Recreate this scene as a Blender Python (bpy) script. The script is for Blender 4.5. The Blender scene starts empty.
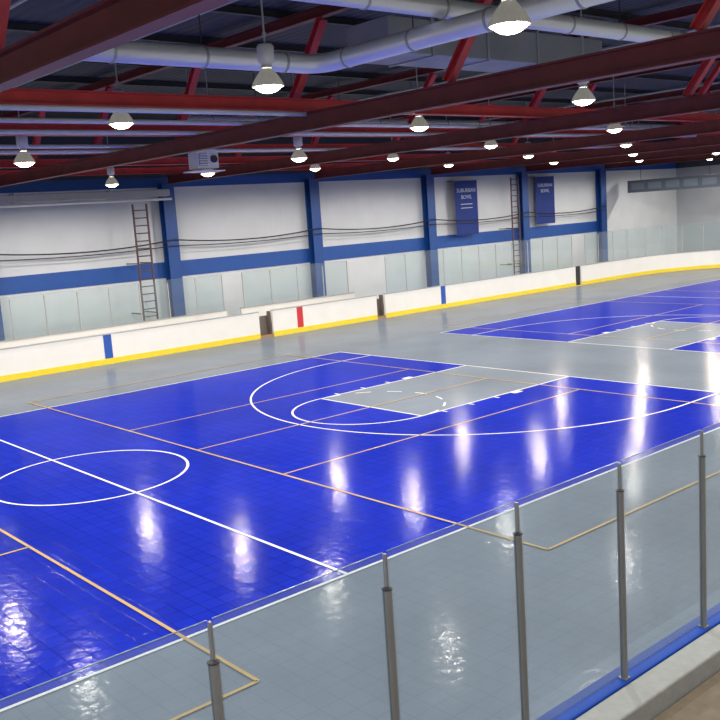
import bpy, math, random
from mathutils import Vector, Matrix
random.seed(4)
scene = bpy.context.scene
col = scene.collection
try:
    scene.view_settings.view_transform = 'Standard'
except Exception as e:
    print(e)

# ------------------------------------------------------------------ materials
def new_mat(name):
    m = bpy.data.materials.new(name); m.use_nodes = True
    return m, m.node_tree.nodes, m.node_tree.links, m.node_tree.nodes['Principled BSDF']

def paint(name, c, rough=0.5, metal=0.0, var=0.12, scale=3.0, emis=0, spec=0.5, bump=0.0):
    m, n, l, b = new_mat(name)
    b.inputs['Roughness'].default_value = rough
    b.inputs['Metallic'].default_value = metal
    b.inputs['Specular IOR Level'].default_value = spec
    geo = n.new('ShaderNodeNewGeometry')
    no = n.new('ShaderNodeTexNoise'); no.inputs['Scale'].default_value = scale
    no.inputs['Detail'].default_value = 4
    l.new(geo.outputs['Position'], no.inputs['Vector'])
    mx = n.new('ShaderNodeMix'); mx.data_type = 'RGBA'
    mx.inputs[6].default_value = (*[v*(1-var) for v in c], 1)
    mx.inputs[7].default_value = (*[min(1, v*(1+var)) for v in c], 1)
    l.new(no.outputs['Fac'], mx.inputs[0]); l.new(mx.outputs[2], b.inputs['Base Color'])
    if bump:
        bp = n.new('ShaderNodeBump'); bp.inputs['Strength'].default_value = bump
        bp.inputs['Distance'].default_value = 0.02
        l.new(no.outputs['Fac'], bp.inputs['Height']); l.new(bp.outputs[0], b.inputs['Normal'])
    if emis:
        b.inputs['Emission Color'].default_value = (*c, 1)
        b.inputs['Emission Strength'].default_value = emis
    return m

def tile_mat(name, c1, c2, seam, rough=0.15, gloss=0.3):
    """interlocking sport tile: diffuse body under a thin worn sheen"""
    m = bpy.data.materials.new(name); m.use_nodes = True
    n = m.node_tree.nodes; l = m.node_tree.links; n.clear()
    out = n.new('ShaderNodeOutputMaterial')
    df = n.new('ShaderNodeBsdfDiffuse'); gl = n.new('ShaderNodeBsdfGlossy')
    geo = n.new('ShaderNodeNewGeometry')
    br = n.new('ShaderNodeTexBrick')
    br.offset = 0; br.squash = 1
    br.inputs['Scale'].default_value = 1
    br.inputs['Brick Width'].default_value = 0.254
    br.inputs['Row Height'].default_value = 0.254
    br.inputs['Mortar Size'].default_value = 0.010
    br.inputs['Mortar Smooth'].default_value = 0.6
    br.inputs['Color1'].default_value = (*c1, 1)
    br.inputs['Color2'].default_value = (*c2, 1)
    br.inputs['Mortar'].default_value = (*seam, 1)
    l.new(geo.outputs['Position'], br.inputs['Vector'])
    # broad wear variation
    nw = n.new('ShaderNodeTexNoise'); nw.inputs['Scale'].default_value = 0.35; nw.inputs['Detail'].default_value = 4
    l.new(geo.outputs['Position'], nw.inputs['Vector'])
    mw = n.new('ShaderNodeMapRange'); mw.inputs[1].default_value = 0.3; mw.inputs[2].default_value = 0.7
    mw.inputs[3].default_value = 0.88; mw.inputs[4].default_value = 1.10
    l.new(nw.outputs['Fac'], mw.inputs[0])
    vs = n.new('ShaderNodeVectorMath'); vs.operation = 'SCALE'
    l.new(br.outputs['Color'], vs.inputs[0]); l.new(mw.outputs[0], vs.inputs['Scale'])
    l.new(vs.outputs[0], df.inputs['Color'])
    no = n.new('ShaderNodeTexNoise'); no.inputs['Scale'].default_value = 3.0
    no.inputs['Detail'].default_value = 3
    l.new(geo.outputs['Position'], no.inputs['Vector'])
    mr = n.new('ShaderNodeMapRange')
    mr.inputs[3].default_value = rough*0.65; mr.inputs[4].default_value = rough*1.4
    l.new(no.outputs['Fac'], mr.inputs[0]); l.new(mr.outputs[0], gl.inputs['Roughness'])
    ad = n.new('ShaderNodeMath'); ad.operation = 'MULTIPLY_ADD'
    ad.inputs[1].default_value = -0.35
    l.new(br.outputs['Fac'], ad.inputs[0])
    no2 = n.new('ShaderNodeTexNoise'); no2.inputs['Scale'].default_value = 8
    no2.inputs['Detail'].default_value = 1
    l.new(geo.outputs['Position'], no2.inputs['Vector'])
    l.new(no2.outputs['Fac'], ad.inputs[2])
    bp = n.new('ShaderNodeBump'); bp.inputs['Strength'].default_value = 0.17
    bp.inputs['Distance'].default_value = 0.02
    l.new(ad.outputs[0], bp.inputs['Height'])
    l.new(bp.outputs[0], gl.inputs['Normal'])
    gl.inputs['Color'].default_value = (1.0, 0.93, 0.84, 1)
    fr = n.new('ShaderNodeFresnel'); fr.inputs[0].default_value = 1.38
    ma = n.new('ShaderNodeMath'); ma.operation = 'MULTIPLY_ADD'
    ma.inputs[1].default_value = 0.5; ma.inputs[2].default_value = gloss
    l.new(fr.outputs[0], ma.inputs[0])
    mm = n.new('ShaderNodeMath'); mm.operation = 'MULTIPLY'
    l.new(fr.outputs[0], mm.inputs[0]); l.new(ma.outputs[0], mm.inputs[1])
    mx = n.new('ShaderNodeMixShader'); l.new(mm.outputs[0], mx.inputs[0])
    l.new(df.outputs[0], mx.inputs[1]); l.new(gl.outputs[0], mx.inputs[2])
    l.new(mx.outputs[0], out.inputs[0])
    return m

def glass_mat(name, tint, haze, hazecol, iormul=1.0, nscale=2.5):
    m = bpy.data.materials.new(name); m.use_nodes = True
    n = m.node_tree.nodes; l = m.node_tree.links; n.clear()
    out = n.new('ShaderNodeOutputMaterial')
    tr = n.new('ShaderNodeBsdfTransparent'); tr.inputs[0].default_value = (*tint, 1)
    gl = n.new('ShaderNodeBsdfGlossy'); gl.inputs['Roughness'].default_value = 0.03
    df = n.new('ShaderNodeBsdfDiffuse'); df.inputs[0].default_value = (*hazecol, 1)
    fr = n.new('ShaderNodeFresnel'); fr.inputs[0].default_value = 1.4
    no = n.new('ShaderNodeTexNoise'); no.inputs['Scale'].default_value = nscale
    geo = n.new('ShaderNodeNewGeometry'); l.new(geo.outputs['Position'], no.inputs['Vector'])
    mr = n.new('ShaderNodeMapRange'); mr.inputs[3].default_value = haze*0.5; mr.inputs[4].default_value = haze*1.5
    l.new(no.outputs['Fac'], mr.inputs[0])
    m1 = n.new('ShaderNodeMixShader'); l.new(mr.outputs[0], m1.inputs[0])
    l.new(tr.outputs[0], m1.inputs[1]); l.new(df.outputs[0], m1.inputs[2])
    mm = n.new('ShaderNodeMath'); mm.operation = 'MULTIPLY'; mm.inputs[1].default_value = iormul
    l.new(fr.outputs[0], mm.inputs[0])
    m2 = n.new('ShaderNodeMixShader'); l.new(mm.outputs[0], m2.inputs[0])
    l.new(m1.outputs[0], m2.inputs[1]); l.new(gl.outputs[0], m2.inputs[2])
    l.new(m2.outputs[0], out.inputs[0])
    return m

def stripe_mat(name, c, axis, period, depth, rough=0.5, metal=0.0):
    m, n, l, b = new_mat(name)
    geo = n.new('ShaderNodeNewGeometry')
    w = n.new('ShaderNodeTexWave'); w.bands_direction = axis
    w.inputs['Scale'].default_value = 0.314/period
    w.inputs['Distortion'].default_value = 0
    l.new(geo.outputs['Position'], w.inputs['Vector'])
    no = n.new('ShaderNodeTexNoise'); no.inputs['Scale'].default_value = 0.7
    no.inputs['Detail'].default_value = 5
    l.new(geo.outputs['Position'], no.inputs['Vector'])
    mx = n.new('ShaderNodeMix'); mx.data_type = 'RGBA'
    mx.inputs[6].default_value = (*[v*0.85 for v in c], 1)
    mx.inputs[7].default_value = (*[min(1, v*1.1) for v in c], 1)
    l.new(no.outputs['Fac'], mx.inputs[0]); l.new(mx.outputs[2], b.inputs['Base Color'])
    bp = n.new('ShaderNodeBump'); bp.inputs['Strength'].default_value = depth
    bp.inputs['Distance'].default_value = 0.03
    l.new(w.outputs['Fac'], bp.inputs['Height']); l.new(bp.outputs[0], b.inputs['Normal'])
    b.inputs['Roughness'].default_value = rough; b.inputs['Metallic'].default_value = metal
    return m

M = {}
M['grey_tile'] = tile_mat('grey_sport_tile', (0.203,0.243,0.300), (0.210,0.251,0.309), (0.180,0.217,0.272), 0.14, 0.11)
M['blue_tile'] = tile_mat('blue_sport_tile', (0.011,0.027,0.43), (0.013,0.032,0.49), (0.006,0.016,0.29), 0.13, 0.12)
M['key_tile'] = tile_mat('key_sport_tile', (0.228,0.268,0.325), (0.236,0.277,0.335), (0.20,0.236,0.29), 0.14, 0.11)
M['white_line'] = paint('white_line_paint', (0.87,0.87,0.85), 0.5, var=0.04, spec=0.1)
M['orange_line'] = paint('orange_line_paint', (0.55,0.38,0.15), 0.5, var=0.08, spec=0.1)
M['board_white'] = paint('white_board_plastic', (0.82,0.81,0.78), 0.35, var=0.07, scale=1.5)
M['kick'] = paint('yellow_kick_plastic', (0.85,0.66,0.03), 0.4, var=0.08)
M['cap'] = paint('board_cap', (0.42,0.43,0.44), 0.4)
M['blue_stripe'] = paint('blue_stripe', (0.02,0.09,0.42), 0.4)
M['red_stripe'] = paint('red_stripe', (0.6,0.03,0.04), 0.4)
M['black'] = paint('black_rubber', (0.02,0.02,0.022), 0.6)
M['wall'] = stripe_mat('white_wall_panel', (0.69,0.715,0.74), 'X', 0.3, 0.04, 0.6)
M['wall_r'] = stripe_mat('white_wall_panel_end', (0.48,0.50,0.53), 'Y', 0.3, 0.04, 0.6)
M['col_blue'] = paint('blue_column_paint', (0.010,0.07,0.29), 0.45)
M['band'] = paint('blue_band_paint', (0.012,0.08,0.35), 0.5)
M['maroon'] = paint('maroon_steel', (0.18,0.030,0.028), 0.5, var=0.4)
M['red'] = paint('red_steel', (0.62,0.05,0.045), 0.45, var=0.3)
M['roof'] = stripe_mat('roof_deck', (0.045,0.047,0.050), 'X', 0.25, 0.5, 0.7, 0.0)
M['duct'] = paint('duct_metal', (0.95,0.97,0.92), 0.30, 0.3, var=0.05)
M['duct_dull'] = paint('dull_duct_metal', (0.36,0.38,0.38), 0.5, 0.2, var=0.25, scale=1.2)
M['pipe'] = paint('pipe_grey', (0.48,0.49,0.45), 0.45, 0.3)
M['pale_pipe'] = paint('pale_pipe_paint', (0.90,0.90,0.82), 0.5)
M['alu'] = paint('aluminium', (0.27,0.28,0.285), 0.45, 0.4, var=0.1)
M['alu_light'] = paint('pale_aluminium', (0.38,0.40,0.40), 0.5, 0.2, var=0.1)
M['dark'] = paint('dark_steel', (0.05,0.05,0.055), 0.5, 0.3)
M['concrete'] = paint('concrete_ledge', (0.40,0.41,0.40), 0.8, var=0.15, scale=12, bump=0.3)
M['ground'] = paint('walkway_concrete', (0.24,0.195,0.14), 0.85, var=0.35, scale=9, bump=0.3)
M['cap_blue'] = paint('blue_cap', (0.008,0.065,0.40), 0.6, spec=0.15)
M['wood'] = paint('bench_wood', (0.32,0.2,0.11), 0.5, var=0.25)
M['gate'] = paint('gate_panel_grey_brown', (0.17,0.14,0.12), 0.5, var=0.25)
M['glass'] = glass_mat('near_glass', (0.76,0.85,0.91), 0.24, (0.40,0.51,0.62), 1.9)
M['glass_far'] = glass_mat('far_glass', (0.82,0.90,0.90), 0.10, (0.64,0.74,0.74), 1.8, 1.2)
M['edge'] = paint('glass_edge', (0.22,0.30,0.33), 0.3)
M['banner'] = paint('banner_cloth', (0.012,0.035,0.20), 0.8)
M['banner_white'] = paint('banner_letter', (0.55,0.60,0.72), 0.8)
M['bulb'] = paint('bulb_glow', (1.0,0.90,0.72), 0.3, emis=30, var=0.0)
M['lens'] = paint('lens_glow', (1.0,0.90,0.68), 0.3, emis=18, var=0.0)
M['reflector'] = paint('lamp_reflector', (0.52,0.50,0.43), 0.25, 0.6, emis=0.30, var=0.25, scale=14)
M['ballast'] = paint('lamp_ballast', (0.75,0.75,0.70), 0.4, 0.1)
M['scoreboard'] = paint('scoreboard_case', (0.14,0.18,0.22), 0.4)
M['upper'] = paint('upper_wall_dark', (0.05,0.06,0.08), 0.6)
M['score_cell'] = paint('scoreboard_cell', (0.24,0.28,0.32), 0.3)
M['white_box'] = paint('white_enamel', (0.95,0.95,0.92), 0.4)
M['grey_box'] = paint('grey_duct_paint', (0.42,0.43,0.42), 0.4)
M['ladder_red'] = paint('ladder_dark_red', (0.10,0.05,0.05), 0.5)

# ------------------------------------------------------------------ builders
def top(o, label, cat, group=None):
    o['label'] = label; o['category'] = cat
    if group: o['group'] = group
    return o

def empty(name, loc, label, cat, group=None):
    o = bpy.data.objects.new(name, None); o.empty_display_size = 0.2
    o.location = loc; col.objects.link(o)
    return top(o, label, cat, group)

def mk(name, verts, faces, mat, parent=None, smooth=False):
    xs = [v[0] for v in verts]; ys = [v[1] for v in verts]; zs = [v[2] for v in verts]
    org = Vector(((min(xs)+max(xs))/2, (min(ys)+max(ys))/2, min(zs)))
    me = bpy.data.meshes.new(name)
    me.from_pydata([tuple(Vector(v)-org) for v in verts], [], faces)
    me.update()
    me.materials.append(mat)
    if smooth:
        for p in me.polygons: p.use_smooth = True
    o = bpy.data.objects.new(name, me); col.objects.link(o)
    if parent is not None:
        o.parent = parent; o.location = org - parent.location
    else:
        o.location = org
    return o

class Geo:
    def __init__(s): s.v = []; s.f = []
    def box(s, x0,x1,y0,y1,z0,z1):
        b = len(s.v)
        s.v += [(x0,y0,z0),(x1,y0,z0),(x1,y1,z0),(x0,y1,z0),(x0,y0,z1),(x1,y0,z1),(x1,y1,z1),(x0,y1,z1)]
        s.f += [tuple(b+i for i in q) for q in [(0,3,2,1),(4,5,6,7),(0,1,5,4),(1,2,6,5),(2,3,7,6),(3,0,4,7)]]
        return s
    def prism(s, prof, p0, p1, up=(0,0,1)):
        p0 = Vector(p0); p1 = Vector(p1); d = (p1-p0).normalized()
        u = Vector(up)
        if abs(d.dot(u)) > 0.98: u = Vector((1,0,0))
        side = d.cross(u).normalized(); u = side.cross(d).normalized()
        b = len(s.v); k = len(prof)
        for p in (p0, p1):
            for a, c in prof: s.v.append(tuple(p + side*a + u*c))
        for i in range(k):
            j = (i+1) % k
            s.f.append((b+i, b+j, b+k+j, b+k+i))
        s.f.append(tuple(b+i for i in range(k))[::-1]); s.f.append(tuple(b+k+i for i in range(k)))
        return s
    def cyl(s, p0, p1, r, n=14):
        return s.prism([(r*math.cos(2*math.pi*i/n), r*math.sin(2*math.pi*i/n)) for i in range(n)], p0, p1)
    def tube(s, pts, r, n=14):
        pts = [Vector(p) for p in pts]; b0 = len(s.v); ref = Vector((0,0,1))
        for i, p in enumerate(pts):
            d = (pts[min(i+1,len(pts)-1)] - pts[max(i-1,0)]).normalized()
            u = ref if abs(d.dot(ref)) < 0.95 else Vector((1,0,0))
            a = d.cross(u).normalized(); c = a.cross(d).normalized()
            for k in range(n):
                t = 2*math.pi*k/n
                s.v.append(tuple(p + a*r*math.cos(t) + c*r*math.sin(t)))
        for i in range(len(pts)-1):
            for k in range(n):
                k2 = (k+1) % n
                s.f.append((b0+i*n+k, b0+i*n+k2, b0+(i+1)*n+k2, b0+(i+1)*n+k))
        s.f.append(tuple(b0+k for k in range(n))[::-1])
        s.f.append(tuple(b0+(len(pts)-1)*n+k for k in range(n)))
        return s
    def lathe(s, prof, c, n=24, flute=0.0):
        b = len(s.v); k = len(prof)
        for i in range(n):
            t = 2*math.pi*i/n; q = 1 + (flute if i % 2 else -flute)
            for r, z in prof: s.v.append((c[0]+r*q*math.cos(t), c[1]+r*q*math.sin(t), c[2]+z))
        for i in range(n):
            i2 = (i+1) % n
            for j in range(k-1):
                s.f.append((b+i*k+j, b+i2*k+j, b+i2*k+j+1, b+i*k+j+1))
        return s
    def make(s, name, mat, parent=None, smooth=False): return mk(name, s.v, s.f, mat, parent, smooth)

def box(name, x0,x1,y0,y1,z0,z1, mat, parent=None, bevel=0):
    o = Geo().box(x0,x1,y0,y1,z0,z1).make(name, mat, parent)
    if bevel:
        m = o.modifiers.new('b','BEVEL'); m.width = bevel; m.segments = 2
    return o

def iprof(w, h, tf, tw):
    return [(-w/2,-h/2),(w/2,-h/2),(w/2,-h/2+tf),(tw/2,-h/2+tf),(tw/2,h/2-tf),(w/2,h/2-tf),(w/2,h/2),(-w/2,h/2),
            (-w/2,h/2-tf),(-tw/2,h/2-tf),(-tw/2,-h/2+tf),(-w/2,-h/2+tf)]

def clone(root, dx=0, dy=0, dz=0, rot=None):
    r = root.copy(); r.location = root.location + Vector((dx,dy,dz)); col.objects.link(r)
    if rot is not None: r.rotation_euler = (0,0,rot)
    for ch in list(root.children):
        c = ch.copy(); c.parent = r; col.objects.link(c)
        c.matrix_parent_inverse = ch.matrix_parent_inverse.copy()
    return r

def struct(o): o['kind'] = 'structure'; return o

# ------------------------------------------------------------------ room
WY = 34.6   # far wall
EX = 59.0   # end wall
struct(box('floor', -9, EX, 3.9, WY, -0.1, 0.0, M['grey_tile']))
struct(box('wall_back', -9, EX, WY, WY+0.2, 0, 8.9, M['wall']))
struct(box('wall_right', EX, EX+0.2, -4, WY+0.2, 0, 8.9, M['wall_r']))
struct(box('ceiling', -9, EX, -4, WY, 8.7, 8.9, M['roof']))
struct(box('trim_1', -9, 50.0, WY-0.04, WY, 2.5, 3.15, M['band']))
struct(box('trim_2', -9, EX, WY-0.05, WY, 6.2, 6.6, M['band']))
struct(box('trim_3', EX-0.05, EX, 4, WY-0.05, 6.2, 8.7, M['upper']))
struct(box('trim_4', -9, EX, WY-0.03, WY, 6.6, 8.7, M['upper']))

# wall columns
colx = [4.2+7.6*i for i in range(-1, 7)]
first = None
for x in colx:
    if x > EX: continue
    if first is None:
        e = empty('wall_column', (x, WY-0.25, 0), 'blue painted steel column standing against the white wall', 'column', 'blue wall columns')
        Geo().prism(iprof(0.54,0.40,0.035,0.03), (x, WY-0.26, 0.02), (x, WY-0.26, 6.3), up=(0,1,0)).make('column_shaft', M['col_blue'], e)
        box('base_plate', x-0.28, x+0.28, WY-0.5, WY-0.02, 0, 0.03, M['dark'], e)
        first = (e, x)
    else:
        clone(first[0], dx=x-first[1])

# ------------------------------------------------------------------ court markings
LW = 0.052
def flat(name, polys, z, mat, parent):
    v = []; f = []
    for p in polys:
        b = len(v); v += [(a, c, z) for a, c in p]; f.append(tuple(range(b, b+len(p))))
    return mk(name, v, f, mat, parent)
def rect(x0,x1,y0,y1): return [(x0,y0),(x1,y0),(x1,y1),(x0,y1)]
def arc(cx, cy, r, a0, a1, w=LW, n=48):
    out = []
    for i in range(n):
        t0 = a0+(a1-a0)*i/n; t1 = a0+(a1-a0)*(i+1)/n
        ri, ro = r-w/2, r+w/2
        out.append([(cx+ri*math.cos(t0),cy+ri*math.sin(t0)),(cx+ro*math.cos(t0),cy+ro*math.sin(t0)),
                    (cx+ro*math.cos(t1),cy+ro*math.sin(t1)),(cx+ri*math.cos(t1),cy+ri*math.sin(t1))])
    return out
Y0, Y1 = 8.93, 24.17; YC = (Y0+Y1)/2
def court(X0, label):
    X1 = X0+25.35; XM = (X0+X1)/2+0.12
    e = empty('basketball_court', (XM, YC, 0), label, 'sports court', 'basketball courts')
    flat('court_surface', [rect(X0,X1,Y0,Y1)], 0.003, M['blue_tile'], e)
    z = 0.009; w = LW/2
    flat('boundary_line', [rect(X0-w,X1+w,Y0-w,Y0+w), rect(X0-w,X1+w,Y1-w,Y1+w), rect(X0-w,X0+w,Y0,Y1), rect(X1-w,X1+w,Y0,Y1)], z, M['white_line'], e)
    flat('half_court_line', [rect(XM-w,XM+w,Y0,Y1)], z+0.001, M['white_line'], e)
    flat('center_circle', arc(XM,YC,1.83,0,2*math.pi,n=96), z+0.002, M['white_line'], e)
    KL = 5.45
    for s, B in ((1,X0),(-1,X1)):
        def R(a,b,c,d):
            xa, xb = sorted((B+s*a, B+s*b)); return rect(xa,xb,c,d)
        flat('key_surface', [R(0.02,KL,YC-1.83,YC+1.83)], 0.006, M['key_tile'], e)
        flat('key_line', [R(0,KL,YC-1.83-w,YC-1.83+w), R(0,KL,YC+1.83-w,YC+1.83+w), R(KL-w,KL+w,YC-1.83,YC+1.83)], z+0.001, M['white_line'], e)
        fx = B+s*KL
        a0 = -math.pi/2 if s > 0 else math.pi/2
        flat('free_throw_arc', arc(fx,YC,1.83,a0,a0+math.pi,n=48), z+0.002, M['white_line'], e)
        k = 7
        for i in range(k):
            t = a0+math.pi+math.pi*(i+0.3)/k
            flat('arc_dash', arc(fx,YC,1.83,t,t+math.pi/k*0.5,n=5), z+0.002, M['white_line'], e)
        for q, ww in ((2.13,0.30),(3.0,0.06),(3.9,0.06),(4.8,0.06)):
            for sg in (-1,1):
                ya, yb = sorted((YC+sg*1.83, YC+sg*2.03)); flat('lane_mark', [R(q,q+ww,ya,yb)], z+0.002, M['white_line'], e)
        hx = B+s*1.575
        flat('three_point_line', arc(hx,YC,6.02,a0,a0+math.pi,n=90)+[R(0,1.575,YC-6.02-w,YC-6.02+w),R(0,1.575,YC+6.02-w,YC+6.02+w)], z+0.003, M['white_line'], e)
    return e
court(-5.65, 'blue tile basketball court with white lines and grey keys')
court(24.6, 'second blue tile basketball court with white lines and grey keys')
def volley(X0):
    X1 = X0+9.0; ya, yb = 7.48, 25.45; yc = (ya+yb)/2; w = 0.024; z = 0.0145
    e = empty('volleyball_court_marking', (X0+4.5, yc, 0.012), 'orange volleyball court lines laid across the blue court', 'court lines', 'volleyball court lines')
    flat('boundary_line', [rect(X0-w,X0+w,ya,yb),rect(X1-w,X1+w,ya,yb),rect(X0,X1,ya-w,ya+w),rect(X0,X1,yb-w,yb+w)], z, M['orange_line'], e)
    flat('center_line', [rect(X0,X1,yc-w,yc+w)], z, M['orange_line'], e)
    for sg in (-3,3): flat('attack_line', [rect(X0,X1,yc+sg-w,yc+sg+w)], z, M['orange_line'], e)
for x in (-4.27, 9.43, 26.1, 39.8): volley(x)

# ------------------------------------------------------------------ boards
FY = 30.0; CX, CY, R = 46.5, 21.5, 8.5; BH = 1.07
def path_boards(name_label, pts, grp='rink boards'):
    n = len(pts)
    nor = []
    for i in range(n):
        a = Vector(pts[max(i-1,0)]); b = Vector(pts[min(i+1,n-1)])
        d = (b-a).normalized(); nor.append(Vector((-d.y, d.x)))
    def strip(o0, o1, z0, z1):
        v = []; f = []
        for p, q in zip(pts, nor):
            p = Vector(p); a = p+q*o0; b = p+q*o1
            v += [(a.x,a.y,z0),(b.x,b.y,z0),(b.x,b.y,z1),(a.x,a.y,z1)]
        for i in range(n-1):
            k = i*4
            for j in range(4):
                j2 = (j+1) % 4; f.append((k+j, k+j2, k+4+j2, k+4+j))
        f.append((0,3,2,1)); f.append((k+4,k+5,k+6,k+7))
        return v, f
    c = Vector(pts[n//2])
    e = empty('rink_board', (c.x, c.y, 0), name_label, 'rink boards', grp)
    v, f = strip(0, 0.10, 0.0, BH-0.03); mk('board_panel', v, f, M['board_white'], e)
    v, f = strip(-0.015, -0.001, 0.01, 0.21); mk('kick_plate', v, f, M['kick'], e)
    v, f = strip(-0.02, 0.14, BH-0.029, BH); mk('cap_rail', v, f, M['cap'], e)
    return e
def stripe(e, x, w, mat, y=FY):
    box('line_stripe', x-w/2, x+w/2, y-0.008, y-0.001, 0.212, BH-0.031, mat, e)
def seg(xa, xb, label): return path_boards(label, [(xa,FY),((xa+xb)/2,FY),(xb,FY)])
e = seg(-7.0, 20.5, 'white rink boards with yellow kick plate and blue stripe'); stripe(e, 14.1, 0.3, M['blue_stripe'])
e = seg(21.15, 26.7, 'white rink boards with yellow kick plate and red stripe'); stripe(e, 22.5, 0.3, M['red_stripe'])
e = seg(27.2, 41.0, 'white rink boards with yellow kick plate and blue stripe below glass'); stripe(e, 30.85, 0.3, M['blue_stripe'])
pts = [(41.5,FY),(44,FY)] + [(CX+R*math.sin(t), CY+R*math.cos(t)) for t in [math.pi/2*i/16 for i in range(17)]] + [(CX+R,18),(CX+R,11)]
path_boards('white rounded rink corner boards with yellow kick plate', pts)
def gate(xa, xb, mat, label, z1=0.95, rec=0.0):
    g = empty('rink_gate', ((xa+xb)/2, FY+0.02+rec, 0), label, 'gate')
    y = FY+rec
    box('gate_panel', xa+0.03, xb-0.03, y+0.04, y+0.10, 0.13 if rec else 0.03, z1, mat, g, 0.01)
    box('threshold', xa+0.01, xb-0.01, FY, y+0.1, 0, 0.12 if rec else 0.03, M['kick'] if not rec else M['wood'], g)
    if rec:
        box('side_post', xa+0.005, xa+0.05, FY+0.11, y+0.035, 0.121, BH-0.05, M['gate'], g)
        box('side_post', xb-0.05, xb-0.005, FY+0.11, y+0.035, 0.121, BH-0.05, M['gate'], g)
    box('gate_latch', xa+0.1, xa+0.2, y+0.01, y+0.039, z1-0.2, z1-0.14, M['dark'], g)
gate(20.5, 21.15, M['gate'], 'dull brown gate recessed between the white rink boards', 0.85, 0.3)
gate(26.7, 27.2, M['gate'], 'dull brown gate recessed between the white rink boards', 0.85, 0.3)
gate(41.02, 41.48, M['black'], 'black gate between the white rink boards', 1.05)

for xa, xb in ((2.0, 19.5), (21.6, 26.4)):
    b = empty('players_bench', ((xa+xb)/2, 31.0, 0), 'long wooden players bench behind the white boards', 'bench', 'players benches')
    box('seat', xa, xb, 30.85, 31.2, 0.46, 0.5, M['wood'], b, 0.01)
    k = int((xb-xa)/2.2)
    for i in range(k+1):
        x = xa+0.1+(xb-xa-0.2)*i/k
        Geo().box(x-0.03,x+0.03,30.9,30.95,0,0.40).box(x-0.03,x+0.03,31.1,31.15,0,0.40).box(x-0.03,x+0.03,30.9,31.15,0.40,0.459).make('leg', M['dark'], b)
for xa, xb, lab in ((-6, 20.2, 'white low wall with grey top rail behind the players bench'), (20.9, 27.0, 'shorter white low wall behind the second players bench')):
    bb = empty('bench_back_board', ((xa+xb)/2, 31.85, 0), lab, 'low wall', 'bench back walls')
    box('board_panel', xa, xb, 31.8, 31.9, 0, 1.1, M['board_white'], bb)
    box('cap_rail', xa, xb, 31.77, 31.93, 1.1, 1.13, M['cap'], bb)

# ------------------------------------------------------------------ glass + stanchions
def stanchion(loc, h_post, h_glass, label, grp, w=0.058, mat='alu'):
    x, y, z = loc
    e = empty('glass_stanchion', loc, label, 'stanchion', grp)
    g = Geo(); rr = w/2
    prof = []
    for i in range(20):
        a = 2*math.pi*i/20
        if abs(math.sin(a)) < 0.18: prof.append((rr*0.72*math.copysign(1,math.cos(a)), rr*math.sin(a)))
        else: prof.append((rr*math.cos(a), rr*0.9*math.sin(a)))
    g.prism(prof, (x,y,z+0.008), (x,y,z+h_post), up=(0,1,0)).make('post', M[mat], e)
    Geo().lathe([(0,0.016),(rr*0.6,0.014),(rr+0.003,0.006),(rr+0.003,0),(0,0)], (x,y,z+h_post+0.001), 16).make('post_cap', M['dark'], e)
    Geo().box(x-rr*1.1,x+rr*1.1,y-0.036,y+0.036,z,z+0.008).make('base_plate', M[mat], e)
    Geo().box(x-0.008,x+0.008,y-0.011,y+0.011,z+h_post+0.018,z+h_glass-0.01).make('joint_clip', M['alu'], e)
    return e
NY = 3.72
xs = [2.11+1.14*i for i in range(-3, 7)]
s0 = stanchion((xs[0],NY,BH), 1.44, 1.66, 'grey aluminium post holding clear glass panels on the ledge', 'near glass posts')
for x in xs[1:]: clone(s0, dx=x-xs[0])
def pane(x0, x1, y, z0, z1, mat, label, grp):
    e = empty('safety_glass', ((x0+x1)/2, y, z0), label, 'glass barrier', grp)
    r = 0.03; t = 0.003
    prof = [(x0,z0),(x1,z0)]
    for i in range(5):
        a = math.pi/2*i/4; prof.append((x1-r+r*math.cos(a), z1-r+r*math.sin(a)))
    for i in range(5):
        a = math.pi/2+math.pi/2*i/4; prof.append((x0+r+r*math.cos(a), z1-r+r*math.sin(a)))
    k = len(prof); v = [(a,y,b) for a,b in prof]
    mk('pane', v, [tuple(range(k))], mat, e)
    Geo().box(x0+0.003, x1-0.003, y-t, y+t, z1, z1+0.004).make('pane_edge', M['edge'], e)
    return e
p0 = pane(xs[0]+0.012, xs[1]-0.012, NY, BH+0.02, BH+1.66, M['glass'], 'clear glass panel standing above the near ledge', 'near glass panels')
for i in range(1, len(xs)-1): clone(p0, dx=1.14*i)
def far_glass_line(xa, n, y, z0, h, sp, label, grp):
    a = stanchion((xa,y,z0), h-0.12, h, 'slim grey post between far glass panels', grp+' posts', 0.05, 'alu_light')
    for i in range(1, n+1): clone(a, dx=sp*i)
    p = pane(xa+0.032, xa+sp-0.032, y, z0+0.01, z0+h, M['glass_far'], label, grp)
    for i in range(1, n): clone(p, dx=sp*i)
    return a, p
far_glass_line(4.25, 13, 31.85, 1.13, 1.45, 1.22, 'hazy glass panel on the low wall behind the bench', 'bench glass panels')
far_glass_line(21.1, 4, 31.85, 1.13, 1.45, 1.4, 'hazy glass panel on the short wall behind the bench', 'short bench glass panels')
A, P = far_glass_line(27.4, 11, FY+0.07, BH, 1.65, 1.22, 'hazy glass panel standing on the white rink boards', 'board glass panels')
pl = [(42.0,FY+.07),(43.2,FY+.07),(44.6,FY+.07),(46.0,FY+.07)]
for i in range(9):
    t = math.pi/2*(i+0.9)/9.9; pl.append((CX+(R+0.07)*math.sin(t), CY+(R+0.07)*math.cos(t)))
for y in (20.5,19.1,17.7,16.3,14.9): pl.append((CX+R+0.07, y))
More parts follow.
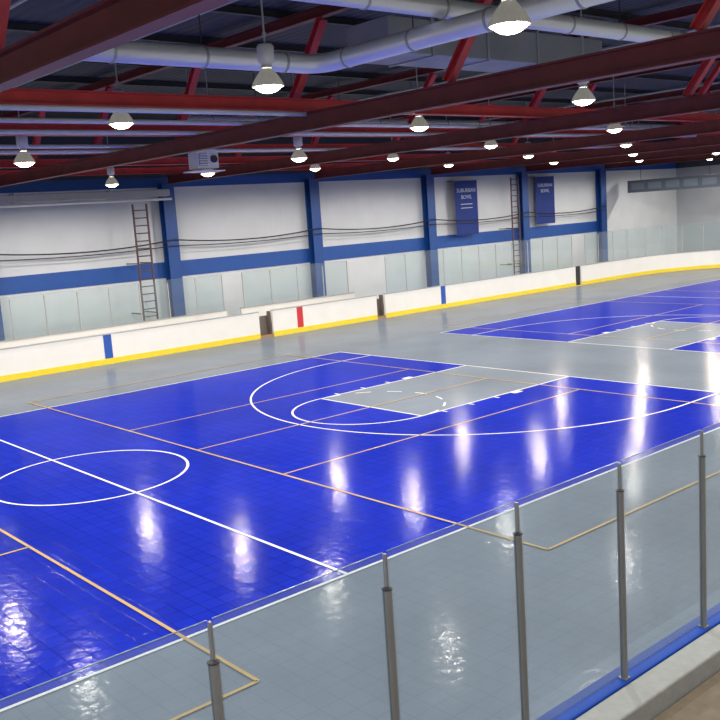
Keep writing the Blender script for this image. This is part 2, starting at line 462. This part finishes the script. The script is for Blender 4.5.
for i in range(len(pl)):
    a = pl[i]
    c = clone(A); c.location = (a[0], a[1], BH)
    j = min(i, len(pl)-2); d = Vector(pl[j+1])-Vector(pl[j]); c.rotation_euler = (0,0,math.atan2(d.y,d.x))
    if i < len(pl)-1:
        m = (Vector(pl[i])+Vector(pl[i+1]))/2; L = (Vector(pl[i+1])-Vector(pl[i])).length
        q = clone(P); q.location = (m.x, m.y, BH+0.01); q.rotation_euler = (0,0,math.atan2(d.y,d.x)); q.scale = (L/1.22,1,1)

nb = empty('near_rink_board', (4, NY, 0), 'low rink wall with blue cap and grey concrete curb', 'rink boards')
box('board_panel', -4, 13, NY-0.04, NY+0.11, 0, BH-0.04, M['board_white'], nb)
box('blue_cap', -4, 13, NY-0.055, NY+0.13, BH-0.04, BH, M['cap_blue'], nb, 0.01)
box('ledge', -4, 13, NY-0.29, NY-0.056, BH-0.20, BH-0.01, M['concrete'], nb, 0.015)
struct(box('floor.001', -4, 13, -1.5, NY-0.30, 0.6, 0.90, M['ground']))

# ------------------------------------------------------------------ roof steel
def truss(x, label):
    t = empty('roof_truss', (x, 16, 6.3), label, 'roof truss', 'red roof trusses')
    Geo().prism(iprof(0.22,0.35,0.03,0.02), (x,-3.5,6.475), (x,WY-0.55,6.475)).make('bottom_chord', M['maroon'], t)
    Geo().prism(iprof(0.18,0.2,0.02,0.02), (x,-3.5,8.45), (x,WY-0.2,8.45)).make('top_chord', M['maroon'], t)
    w = iprof(0.17,0.15,0.02,0.02)
    for y in (1.4, 5.9, 10.4, 14.9, 19.4, 23.9, 28.4):
        Geo().prism(w, (x,y+0.7,6.68), (x,y-0.6,8.33)).make('web_brace', M['red'], t)
    return t
t0 = truss(4.2, 'maroon steel roof truss with red diagonal braces')
for i in range(1, 7): clone(t0, dx=7.6*i)
fb = None
for y in (14.9, 19.4, 23.9, 28.4, 32.9):
    if fb is None:
        o = Geo().prism(iprof(0.2,0.24,0.025,0.02), (-8,y,6.78), (EX-0.2,y,6.78)).make('roof_beam', M['red'])
        top(o, 'long red steel beam running over the trusses', 'roof beam', 'red roof beams'); fb = (o,y)
    else: clone(fb[0], dy=y-fb[1])
fp = None
for i in range(12):
    y = 1.0+2.9*i
    if fp is None:
        o = Geo().prism(iprof(0.1,0.14,0.015,0.012), (-8,y,8.62), (EX-0.2,y,8.62)).make('roof_purlin', M['dark'])
        top(o, 'dark steel purlin under the roof deck', 'roof beam', 'roof purlins'); fp = (o,y)
    else: clone(fp[0], dy=y-fp[1])

def bend(pts, r=0.45, n=8):
    out = [Vector(pts[0])]
    for i in range(1, len(pts)-1):
        p = Vector(pts[i]); a = (Vector(pts[i-1])-p).normalized(); b = (Vector(pts[i+1])-p).normalized()
        s = p+a*r; e2 = p+b*r
        for k in range(n+1):
            t = k/n; out.append((1-t)**2*s + 2*t*(1-t)*p + t*t*e2)
    out.append(Vector(pts[-1])); return out
def ducted(pts, r, label):
    e = empty('air_duct', Vector(pts[0])-Vector((0,0,r)), label, 'air duct')
    Geo().tube(bend(pts) if len(pts) > 2 else pts, r, 22).make('duct_pipe', M['duct'], e, True)
    for i in range(len(pts)-1):
        a = Vector(pts[i]); b = Vector(pts[i+1]); L = (b-a).length; d = (b-a).normalized()
        k = max(1, int(L/1.5))
        for j in range(k):
            p = a+d*(0.75+1.5*j)
            if (b-p).length < 0.7 or (i > 0 and (p-a).length < 0.7): continue
            Geo().cyl(p-d*0.02, p+d*0.02, r+0.012, 22).make('joint_band', M['pipe'], e)
            if j % 2: Geo().cyl((p.x,p.y,p.z+r), (p.x,p.y,8.68), 0.01, 6).make('hanger_rod', M['dark'], e)
    return e
ducted([(5.6,12.4,7.08),(10.1,12.4,7.08),(10.1,2.0,7.08)], 0.155, 'large round silver air duct with an elbow under the roof')
ducted([(6.5,9.7,7.45),(24.5,9.7,7.45)], 0.14, 'long bright silver round duct hanging among the trusses')
ducted([(13,21.6,7.3),(EX-1,21.6,7.3)], 0.12, 'long silver round duct between roof beams')
e = empty('air_duct', (16,13.7,7.5), 'wide dull grey rectangular air duct under the roof deck', 'air duct')
box('duct_body', 12.2, 18.9, 12.9, 14.1, 7.5, 8.15, M['duct_dull'], e, 0.02)
for x in (13.3, 14.9, 16.5, 18.1): Geo().box(x,x+0.05,12.87,14.13,7.47,8.18).make('flange', M['pipe'], e)
for x in (14.1, 17.3): Geo().cyl((x,13.5,8.18),(x,13.5,8.68),0.015,6).make('hanger_rod', M['dark'], e)
for y, z, xa, xb in ((14.85,6.612,-6,4.05),(14.85,6.612,4.35,11.65),(17.2,6.70,2,30),(19.1,6.70,2,34),(22.2,6.70,0,12.5),(23.6,6.70,4,40)):
    o = Geo().tube([(xa,y,z),(xb,y,z)], 0.05, 10).make('sprinkler_pipe', M['pale_pipe'], smooth=True)
    top(o, 'thin pale pipe running along the red roof beams', 'pipe', 'pale roof pipes')
for x in (6.3, 9.4, 21.0, 25.0, 32.0):
    o = Geo().tube([(x,0,8.32),(x,33,8.32)], 0.035, 8).make('conduit', M['pipe'], smooth=True)
    top(o, 'thin grey conduit crossing under the dark roof deck', 'pipe', 'grey roof conduits')
e = empty('wall_duct', (13.6,33.8,5.75), 'long grey duct hanging high in front of the white wall', 'air duct')
box('duct_body', 6.0,19.0,33.3,33.7,5.80,6.08, M['grey_box'], e, 0.03)
Geo().tube([(6.0,33.25,5.68),(19.0,33.25,5.68)], 0.05, 10).make('duct_rail', M['pale_pipe'], e, True)
for x in (8.0, 12.7, 16.4): box('duct_strap', x,x+0.05,33.27,33.73,5.77,6.12, M['pipe'], e)

# ------------------------------------------------------------------ lamps
LXs = [0.4,8.0,15.45,23.2,30.8,38.4,46.0,53.6]; LYs = [2.1,6.6,11.0,15.5,20.1,24.7,29.2]
def lamp(x, y, z):
    e = empty('high_bay_lamp', (x,y,z), 'glowing high-bay lamp with domed reflector hanging from the roof', 'ceiling lamp', 'high-bay lamps')
    Geo().lathe([(0.212,0),(0.228,0.004),(0.218,0.03),(0.19,0.09),(0.145,0.16),(0.10,0.215),(0.075,0.25),(0.065,0.24),(0.09,0.205),(0.135,0.15),(0.18,0.08),(0.208,0.02),(0.212,0)], (x,y,z), 56, 0.025).make('reflector', M['reflector'], e)
    Geo().lathe([(0.0,-0.085),(0.06,-0.08),(0.11,-0.066),(0.155,-0.038),(0.2,-0.001),(0.195,0.005),(0.0,0.005)], (x,y,z), 24).make('lens', M['lens'], e, True)
    Geo().lathe([(0.0,0.02),(0.04,0.03),(0.055,0.07),(0.05,0.12),(0.03,0.17),(0.0,0.19)], (x,y,z), 16).make('bulb', M['bulb'], e, True)
    Geo().lathe([(0.0,0.255),(0.08,0.255),(0.085,0.28),(0.07,0.295),(0.07,0.315),(0.105,0.335),(0.12,0.35),(0.12,0.55),(0.10,0.58),(0.03,0.60),(0.0,0.60)], (x,y,z), 20).make('ballast_housing', M['ballast'], e, True)
    g = Geo().cyl((x,y,z+0.60),(x,y,8.68),0.014,8); g.lathe([(0,0.68),(0.03,0.69),(0.03,0.74),(0,0.75)], (x,y,z), 10); g.make('stem', M['pipe'], e)
    ld = bpy.data.lights.new('lamp_light','SPOT'); ld.energy = 550; ld.color = (1.0,0.94,0.86)
    ld.spot_size = math.radians(176); ld.spot_blend = 0.25; ld.shadow_soft_size = 0.08
    lo = bpy.data.objects.new('lamp_light', ld); col.objects.link(lo); lo.parent = e; lo.location = (0,0,-0.12)
    return e
l0 = None
for x in LXs:
    for y in LYs:
        z = 6.45; xx = x
        if x < 20 and 19 < y < 22: z = 6.15
        if x < 20 and y > 23: z = 6.10
        if 15 < x < 16 and y > 29: xx = 14.5
        if l0 is None: l0 = (lamp(x,y,6.45), x, y)
        else: clone(l0[0], dx=xx-l0[1], dy=y-l0[2], dz=z-6.45)

# ------------------------------------------------------------------ heater box
h = empty('unit_heater', (13.85,22.2,5.95), 'white box heater with round fan hanging from the roof', 'heater')
box('casing', 13.45,14.15,22.0,22.45,6.08,6.6, M['white_box'], h, 0.03)
g = Geo(); g.box(13.52,13.78,21.98,21.999,6.15,6.48); g.make('louver_frame', M['grey_box'], h)
g = Geo()
for i in range(5): g.box(13.53,13.77,21.965,21.979,6.17+0.065*i,6.20+0.065*i)
g.make('louver', M['white_box'], h)
Geo().cyl((13.98,21.95,6.33),(13.98,21.999,6.33),0.10,20).make('fan_ring', M['dark'], h)
box('drip_tray', 13.3,14.3,21.95,22.5,6.0,6.03, M['white_box'], h)
for x in (13.5,14.1): Geo().cyl((x,22.2,6.6),(x,22.2,8.68),0.015,8).make('hanger_rod', M['pipe'], h)

# ------------------------------------------------------------------ ladders
def ladder(x, z0, z1, label):
    y = 33.6
    e = empty('wall_ladder', (x,y,z0), label, 'ladder', 'wall ladders')
    for s in (-0.3,0.3): box('rail', x+s-0.03, x+s+0.03, y-0.03, y+0.03, z0, z1, M['ladder_red'], e)
    n = int((z1-z0)/0.3)
    for i in range(1, n+1):
        z = z0+0.3*i-0.1; Geo().cyl((x-0.27,y,z),(x+0.27,y,z),0.022,8).make('rung', M['ladder_red'], e)
    for z in (z0+1.2, z0+3.2):
        for s in (-0.3,0.3): box('wall_bracket', x+s-0.02,x+s+0.02,y+0.03,WY-0.01,z,z+0.04, M['dark'], e)
ladder(17.75, 0.0, 5.55, 'tall dark red steel ladder fixed to the white wall')
ladder(40.6, 0.0, 6.0, 'tall dark red steel ladder fixed to the white wall')

def cable(z, amp, label, x0=5, x1=50, r=0.022):
    pts = []
    x = x0
    while x <= x1:
        ph = ((x-4.2) % 7.6)/7.6; pts.append((x, WY-0.52, z - amp*4*ph*(1-ph) + 0.0)); x += 0.38
    o = Geo().tube(pts, r, 6).make('wall_cable', M['black'], smooth=True)
    top(o, label, 'cable', 'wall cables')
cable(4.05, 0.22, 'black cable sagging between the blue columns', r=0.03)
cable(3.8, 0.1, 'thin black cable sagging between the blue columns')

# ------------------------------------------------------------------ banners
def text_mesh(s, size, mat, loc, parent, name='banner_text'):
    cu = bpy.data.curves.new('t','FONT'); cu.body = s; cu.size = size; cu.align_x = 'CENTER'; cu.extrude = 0.004
    to = bpy.data.objects.new('t', cu); col.objects.link(to)
    bpy.context.view_layer.update()
    me = bpy.data.meshes.new_from_object(to.evaluated_get(bpy.context.evaluated_depsgraph_get()))
    bpy.data.objects.remove(to)
    me.materials.clear(); me.materials.append(mat)
    o = bpy.data.objects.new(name, me); col.objects.link(o); o.parent = parent
    o.location = Vector(loc)-parent.location; o.rotation_euler = (math.pi/2,0,0)
    return o
def banner(xc, zt, zb, w, label, y=34.1):
    e = empty('wall_banner', (xc,y,zb), label, 'banner', 'blue hanging banners')
    box('cloth', xc-w/2, xc+w/2, y-0.004, y+0.004, zb, zt, M['banner'], e)
    Geo().cyl((xc-w/2-0.08,y,zt+0.02),(xc+w/2+0.08,y,zt+0.02),0.02,10).make('rod', M['pipe'], e)
    for a in (xc-w/2, xc+w/2-0.05): box('bracket', a,a+0.05,y+0.02,WY,zt,zt+0.04, M['dark'], e)
    return e
b1 = banner(37.2, 5.95, 3.1, 1.75, 'navy cloth banner with white lettering on the wall')
text_mesh('SUBURBAN', 0.29, M['banner_white'], (37.2,34.08,5.35), b1)
text_mesh('BOWL', 0.29, M['banner_white'], (37.2,34.08,5.0), b1)
box('printed_rule', 36.75, 37.65, 34.085, 34.095, 4.70, 4.74, M['banner_white'], b1)
box('printed_rule', 36.75, 37.65, 34.085, 34.095, 4.50, 4.54, M['banner_white'], b1)
b2 = banner(43.9, 6.0, 3.3, 1.75, 'navy cloth banner with white lettering on the wall')
text_mesh('SUBURBAN', 0.27, M['banner_white'], (43.9,34.08,5.42), b2)
text_mesh('BOWL', 0.27, M['banner_white'], (43.9,34.08,5.1), b2)

s = empty('scoreboard', (52,31,4.8), 'long dull blue-grey scoreboard hanging near the end wall', 'scoreboard')
box('casing', 52,52.25,27.6,33.9,4.75,5.5, M['scoreboard'], s, 0.02)
for i in range(5): box('display_window', 51.97,51.999,27.9+1.2*i,28.8+1.2*i,4.92,5.33, M['score_cell'], s)
for y in (28.4,33.0): Geo().cyl((52.12,y,5.5),(52.12,y,8.68),0.015,6).make('hanger_cable', M['dark'], s)

# ------------------------------------------------------------------ world + camera
w = bpy.data.worlds.new('world'); scene.world = w; w.use_nodes = True
w.node_tree.nodes['Background'].inputs[0].default_value = (0.88,0.90,0.95,1)
w.node_tree.nodes['Background'].inputs[1].default_value = 0.38

cam = bpy.data.cameras.new('camera'); co = bpy.data.objects.new('camera', cam); col.objects.link(co)
f = Vector((0.6400,0.7521,-0.1557)).normalized()
r = Vector((0.7532,-0.6548,-0.0665)); r = (r - f*r.dot(f)).normalized()
u = r.cross(f).normalized()
m = Matrix((r, u, -f)).transposed().to_4x4(); m.translation = Vector((0,0,4.6))
co.matrix_world = m
cam.sensor_width = 36; cam.lens = 46.35; cam.clip_end = 300
scene.camera = co
